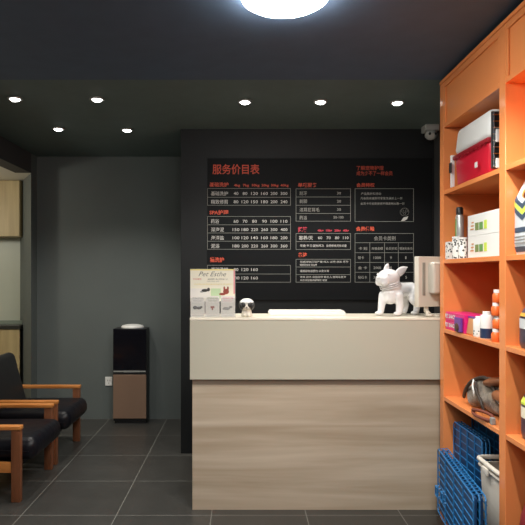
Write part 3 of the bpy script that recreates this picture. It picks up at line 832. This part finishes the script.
# blue folded wire crates
def crate(label, L, H, T, grp=None, n=3):
    """folded flat wire crate standing on its long edge: length along y, thickness along x"""
    t = thing('folded_dog_crate', label, 'dog crate', (0, 0, 0), 0, grp)
    lay = [T * (i + .5) / n for i in range(n)]
    for q, x in enumerate(lay):
        bm = bmesh.new(); r = .0036
        tube(bm, [(x, 0 + .02, r), (x, L - .02, r), (x, L - .003, .02), (x, L - .003, H - .02), (x, L - .02, H - r), (x, .02, H - r), (x, .003, H - .02), (x, .003, .02)], .0042, 6, closed=True)
        nz = int(H / .042)
        for k in range(1, nz): tube(bm, [(x + .004, .004, H * k / nz), (x + .004, L - .004, H * k / nz)], r, 5)
        for k in range(1, 4): tube(bm, [(x, L * k / 4, .004), (x, L * k / 4, H - .004)], r, 5)
        obj('wire_panel', bm, M['blue'], t, True)
    for i in range(n - 1):
        x = (lay[i] + lay[i + 1]) / 2
        bm = bmesh.new(); box(bm, x - .006, x + .005, .012, L - .012, .010, H - .012, bev=.004)
        for k in range(1, int(H / .05)): box(bm, x - .0085, x - .0062, .03, L - .03, k * .05 - .008, k * .05 + .008)
        obj('tray', bm, M['bluet'] if i == 0 else M['blued'], t)
    # zigzag of link wires over the top edge
    bm = bmesh.new()
    for k in range(int(L / .04)):
        y = .02 + k * .04
        tube(bm, [(lay[0], y, H + .001), (lay[-1], y + .02, H + .001)], .0025, 5)
    obj('hinge_links', bm, M['blue'], t, True)
    for yy in (L * .62, L * .80):
        bm = bmesh.new()
        z0 = H * .55 if yy < L * .7 else H * .50
        tube(bm, [(-.004, yy, z0), (-.022, yy, z0), (-.022, yy, z0 - .05), (-.004, yy, z0 - .05)], .005, 6)
        tube(bm, [(-.004, yy + .045, z0), (-.022, yy + .045, z0), (-.022, yy + .045, z0 - .05), (-.004, yy + .045, z0 - .05)], .005, 6)
        tube(bm, [(-.022, yy, z0), (-.022, yy + .045, z0)], .005, 6); tube(bm, [(-.022, yy, z0 - .05), (-.022, yy + .045, z0 - .05)], .005, 6)
        obj('latch', bm, M['blue'], t, True)
    return t
c = crate('blue folded wire dog crate jutting out of the bottom of the orange shelving', .77, .385, .085, 'folded blue dog crates')
c.location = (1.085, 2.755, .0815); c.rotation_euler = (0, 0, R(-6.5))
c = crate('blue folded wire dog crate standing upright deeper in, behind the bin', .425, .545, .062, 'folded blue dog crates')
c.location = (1.280, 3.115, .0815)
c = crate('blue folded wire dog crate innermost of the three, deep in the bottom bay', .42, .60, .062, 'folded blue dog crates')
c.location = (1.390, 3.115, .0815)
# bin
t = thing('plastic_bin', 'off white plastic bin in the bottom bay of the orange shelving', 'bin', (1.373, 2.945, .0805))
t.scale = (1, 1, 1.06)
bm = bmesh.new(); box(bm, -.095, .095, -.115, .115, 0, .425, bev=.02, seg=3)
for v in bm.verts: k = 1 + .22 * v.co.z / .425; v.co.x *= k; v.co.y *= k
top = [f for f in bm.faces if f.calc_center_median().z > .42 and f.normal.z > .9 or f.calc_area() > .03 and f.calc_center_median().z > .42]
bmesh.ops.delete(bm, geom=top, context='FACES')
bo = obj('bin_body', bm, M['bin'], t, True)
sm = bo.modifiers.new('thickness', 'SOLIDIFY'); sm.thickness = .003
bm = bmesh.new()
def rrect(hx, hy, r, z, n=5):
    pts = []
    for cx, cy, a0 in ((hx - r, hy - r, 0), (-hx + r, hy - r, 90), (-hx + r, -hy + r, 180), (hx - r, -hy + r, 270)):
        for k in range(n + 1): a = R(a0 + 90 * k / n); pts.append((cx + r * math.cos(a), cy + r * math.sin(a), z))
    return pts
tube(bm, rrect(.121, .146, .03, .440), .012, 8, closed=True); tube(bm, rrect(.118, .142, .03, .412), .009, 8, closed=True)
obj('rim', bm, M['bin'], t, 'all')
bm = bmesh.new(); box(bm, -.140, -.128, -.02, .045, .395, .43, bev=.004); obj('handle', bm, M['bin'], t, True)

# packs in the nearer bay
t_patch = {}
def pack(name, label, x, y, z, h, L, T, m, prints):
    t = thing(name, label, 'bag', (x, y, z))
    bm = bmesh.new(); bmesh.ops.create_grid(bm, x_segments=2, y_segments=2, size=1); bm.free()
    bm = bmesh.new(); n = 12; rings = []
    for i in range(n + 1):
        f = i / n; zz = h * f
        th = T / 2 * (1 - .92 * max(0, f - .72) / .28) * (1 - .25 * max(0, .12 - f) / .12)
        ll = L / 2 * (1 - .06 * math.sin(math.pi * f)) * (1 - .28 * max(0, f - .80) / .20)
        ring = []
        for k in range(20):
            a = 2 * math.pi * k / 20; cs, sn = math.cos(a), math.sin(a)
            ring.append(bm.verts.new((th * math.copysign(abs(cs) ** .6, cs), ll * math.copysign(abs(sn) ** .45, sn), zz)))
        rings.append(ring)
    for a, b_ in zip(rings, rings[1:]):
        for k in range(20): bm.faces.new((a[k], a[(k + 1) % 20], b_[(k + 1) % 20], b_[k]))
    bm.faces.new(rings[0]); bm.faces.new(rings[-1])
    obj('bag_body', bm, M[m], t, True)
    def surf(y, zz):
        f = zz / h
        th = T / 2 * (1 - .92 * max(0, f - .72) / .28) * (1 - .25 * max(0, .12 - f) / .12)
        ll = L / 2 * (1 - .06 * math.sin(math.pi * f)) * (1 - .28 * max(0, f - .80) / .20)
        sn = min(.999, (abs(y) / ll)) ** (1 / .45)
        return -th * (1 - sn * sn) ** .3 - .0012
    def patch(bm, fy, n=10, m_=3, mi=0):
        # fy(u, v) -> (y, z); laid on the bag's front
        g = [[bm.verts.new((surf(*fy(i / n, j / m_)), *fy(i / n, j / m_))) for j in range(m_ + 1)] for i in range(n + 1)]
        for i in range(n):
            for j in range(m_): bm.faces.new((g[i][j], g[i + 1][j], g[i + 1][j + 1], g[i][j + 1])).material_index = mi
    t_patch[name] = patch
    for nm, mm, boxes in prints:
        bm = bmesh.new()
        for y0, y1, z0, z1 in boxes: patch(bm, lambda u, v: (y0 + (y1 - y0) * u, z0 + (z1 - z0) * v))
        obj(nm, bm, M[mm], t)
    return t
tt = pack('kibble_bag', 'tall pale pet food bag with dark chevrons in the nearer bay', 1.300, 2.575, 1.6135, .345, .235, .11, 'packwhite',
     [('print_band', 'slate', [(-.100, .100, .100, .122), (-.09, .09, .012, .036)]), ('text_lines', 'greyink', [(-.08, .09, .078, .083), (-.06, .09, .064, .069), (-.08, .09, .050, .055)])])
bm = bmesh.new()
for mi, off in ((0, 0), (1, .026), (0, .052)):
    t_patch['kibble_bag'](bm, lambda u, v: (-.098 + .196 * u, .150 + off + .024 * v + .055 * abs(2 * u - 1)), 16, 2, mi)
obj('chevron', bm, [M['slate'], M['lime']], tt)
bm = bmesh.new(); ball(bm, (-.043, -.02, .262), (.010, .045, .034), 16, mi=0); ball(bm, (-.050, -.02, .262), (.004, .020, .016), 12, mi=1); obj('printed_emblem', bm, [M['gold'], M['maroon']], tt, True)
pack('treat_bag', 'small dark pet food bag in the nearer bay of the third shelf', 1.295, 2.57, 1.1905, .20, .17, .08, 'packdark', [('print_band', 'packwhite', [(-.06, .075, .09, .135)]), ('gold_panel', 'gold', [(-.06, .075, .145, .16)])])
pack('food_bag', 'dark pet food bag with yellow top in the nearer bay, fourth shelf', 1.310, 2.57, S4, .235, .19, .09, 'packdark', [('top_panel', 'lime', [(-.07, .085, .16, .19)]), ('print_band', 'poster', [(-.07, .085, .10, .15)])])
pack('red_bag', 'dark red pet food bag in the nearer bay at the bottom of the shelving', 1.320, 2.55, .0805, .46, .24, .13, 'packred', [])

# ------------------------------------------------------------------ world, camera, view
wd = bpy.data.worlds.new('World'); S.world = wd; wd.use_nodes = True
wd.node_tree.nodes['Background'].inputs[0].default_value = (.02, .02, .022, 1); wd.node_tree.nodes['Background'].inputs[1].default_value = .3
cd = bpy.data.cameras.new('Camera'); cam = bpy.data.objects.new('Camera', cd); C.objects.link(cam)
cam.location = (0, 0, EYE); cam.rotation_euler = (R(90), 0, 0)
cd.sensor_width = 36; cd.sensor_fit = 'HORIZONTAL'; cd.lens = F / 525 * 36
cd.shift_x = (262.5 - VX) / 525; cd.shift_y = (VY - 262.5) / 525
cd.clip_start = .05
S.camera = cam
vs = S.view_settings; vs.view_transform = 'Standard'; vs.look = 'None'; vs.gamma = 1; vs.exposure = .04; vs.use_curve_mapping = False
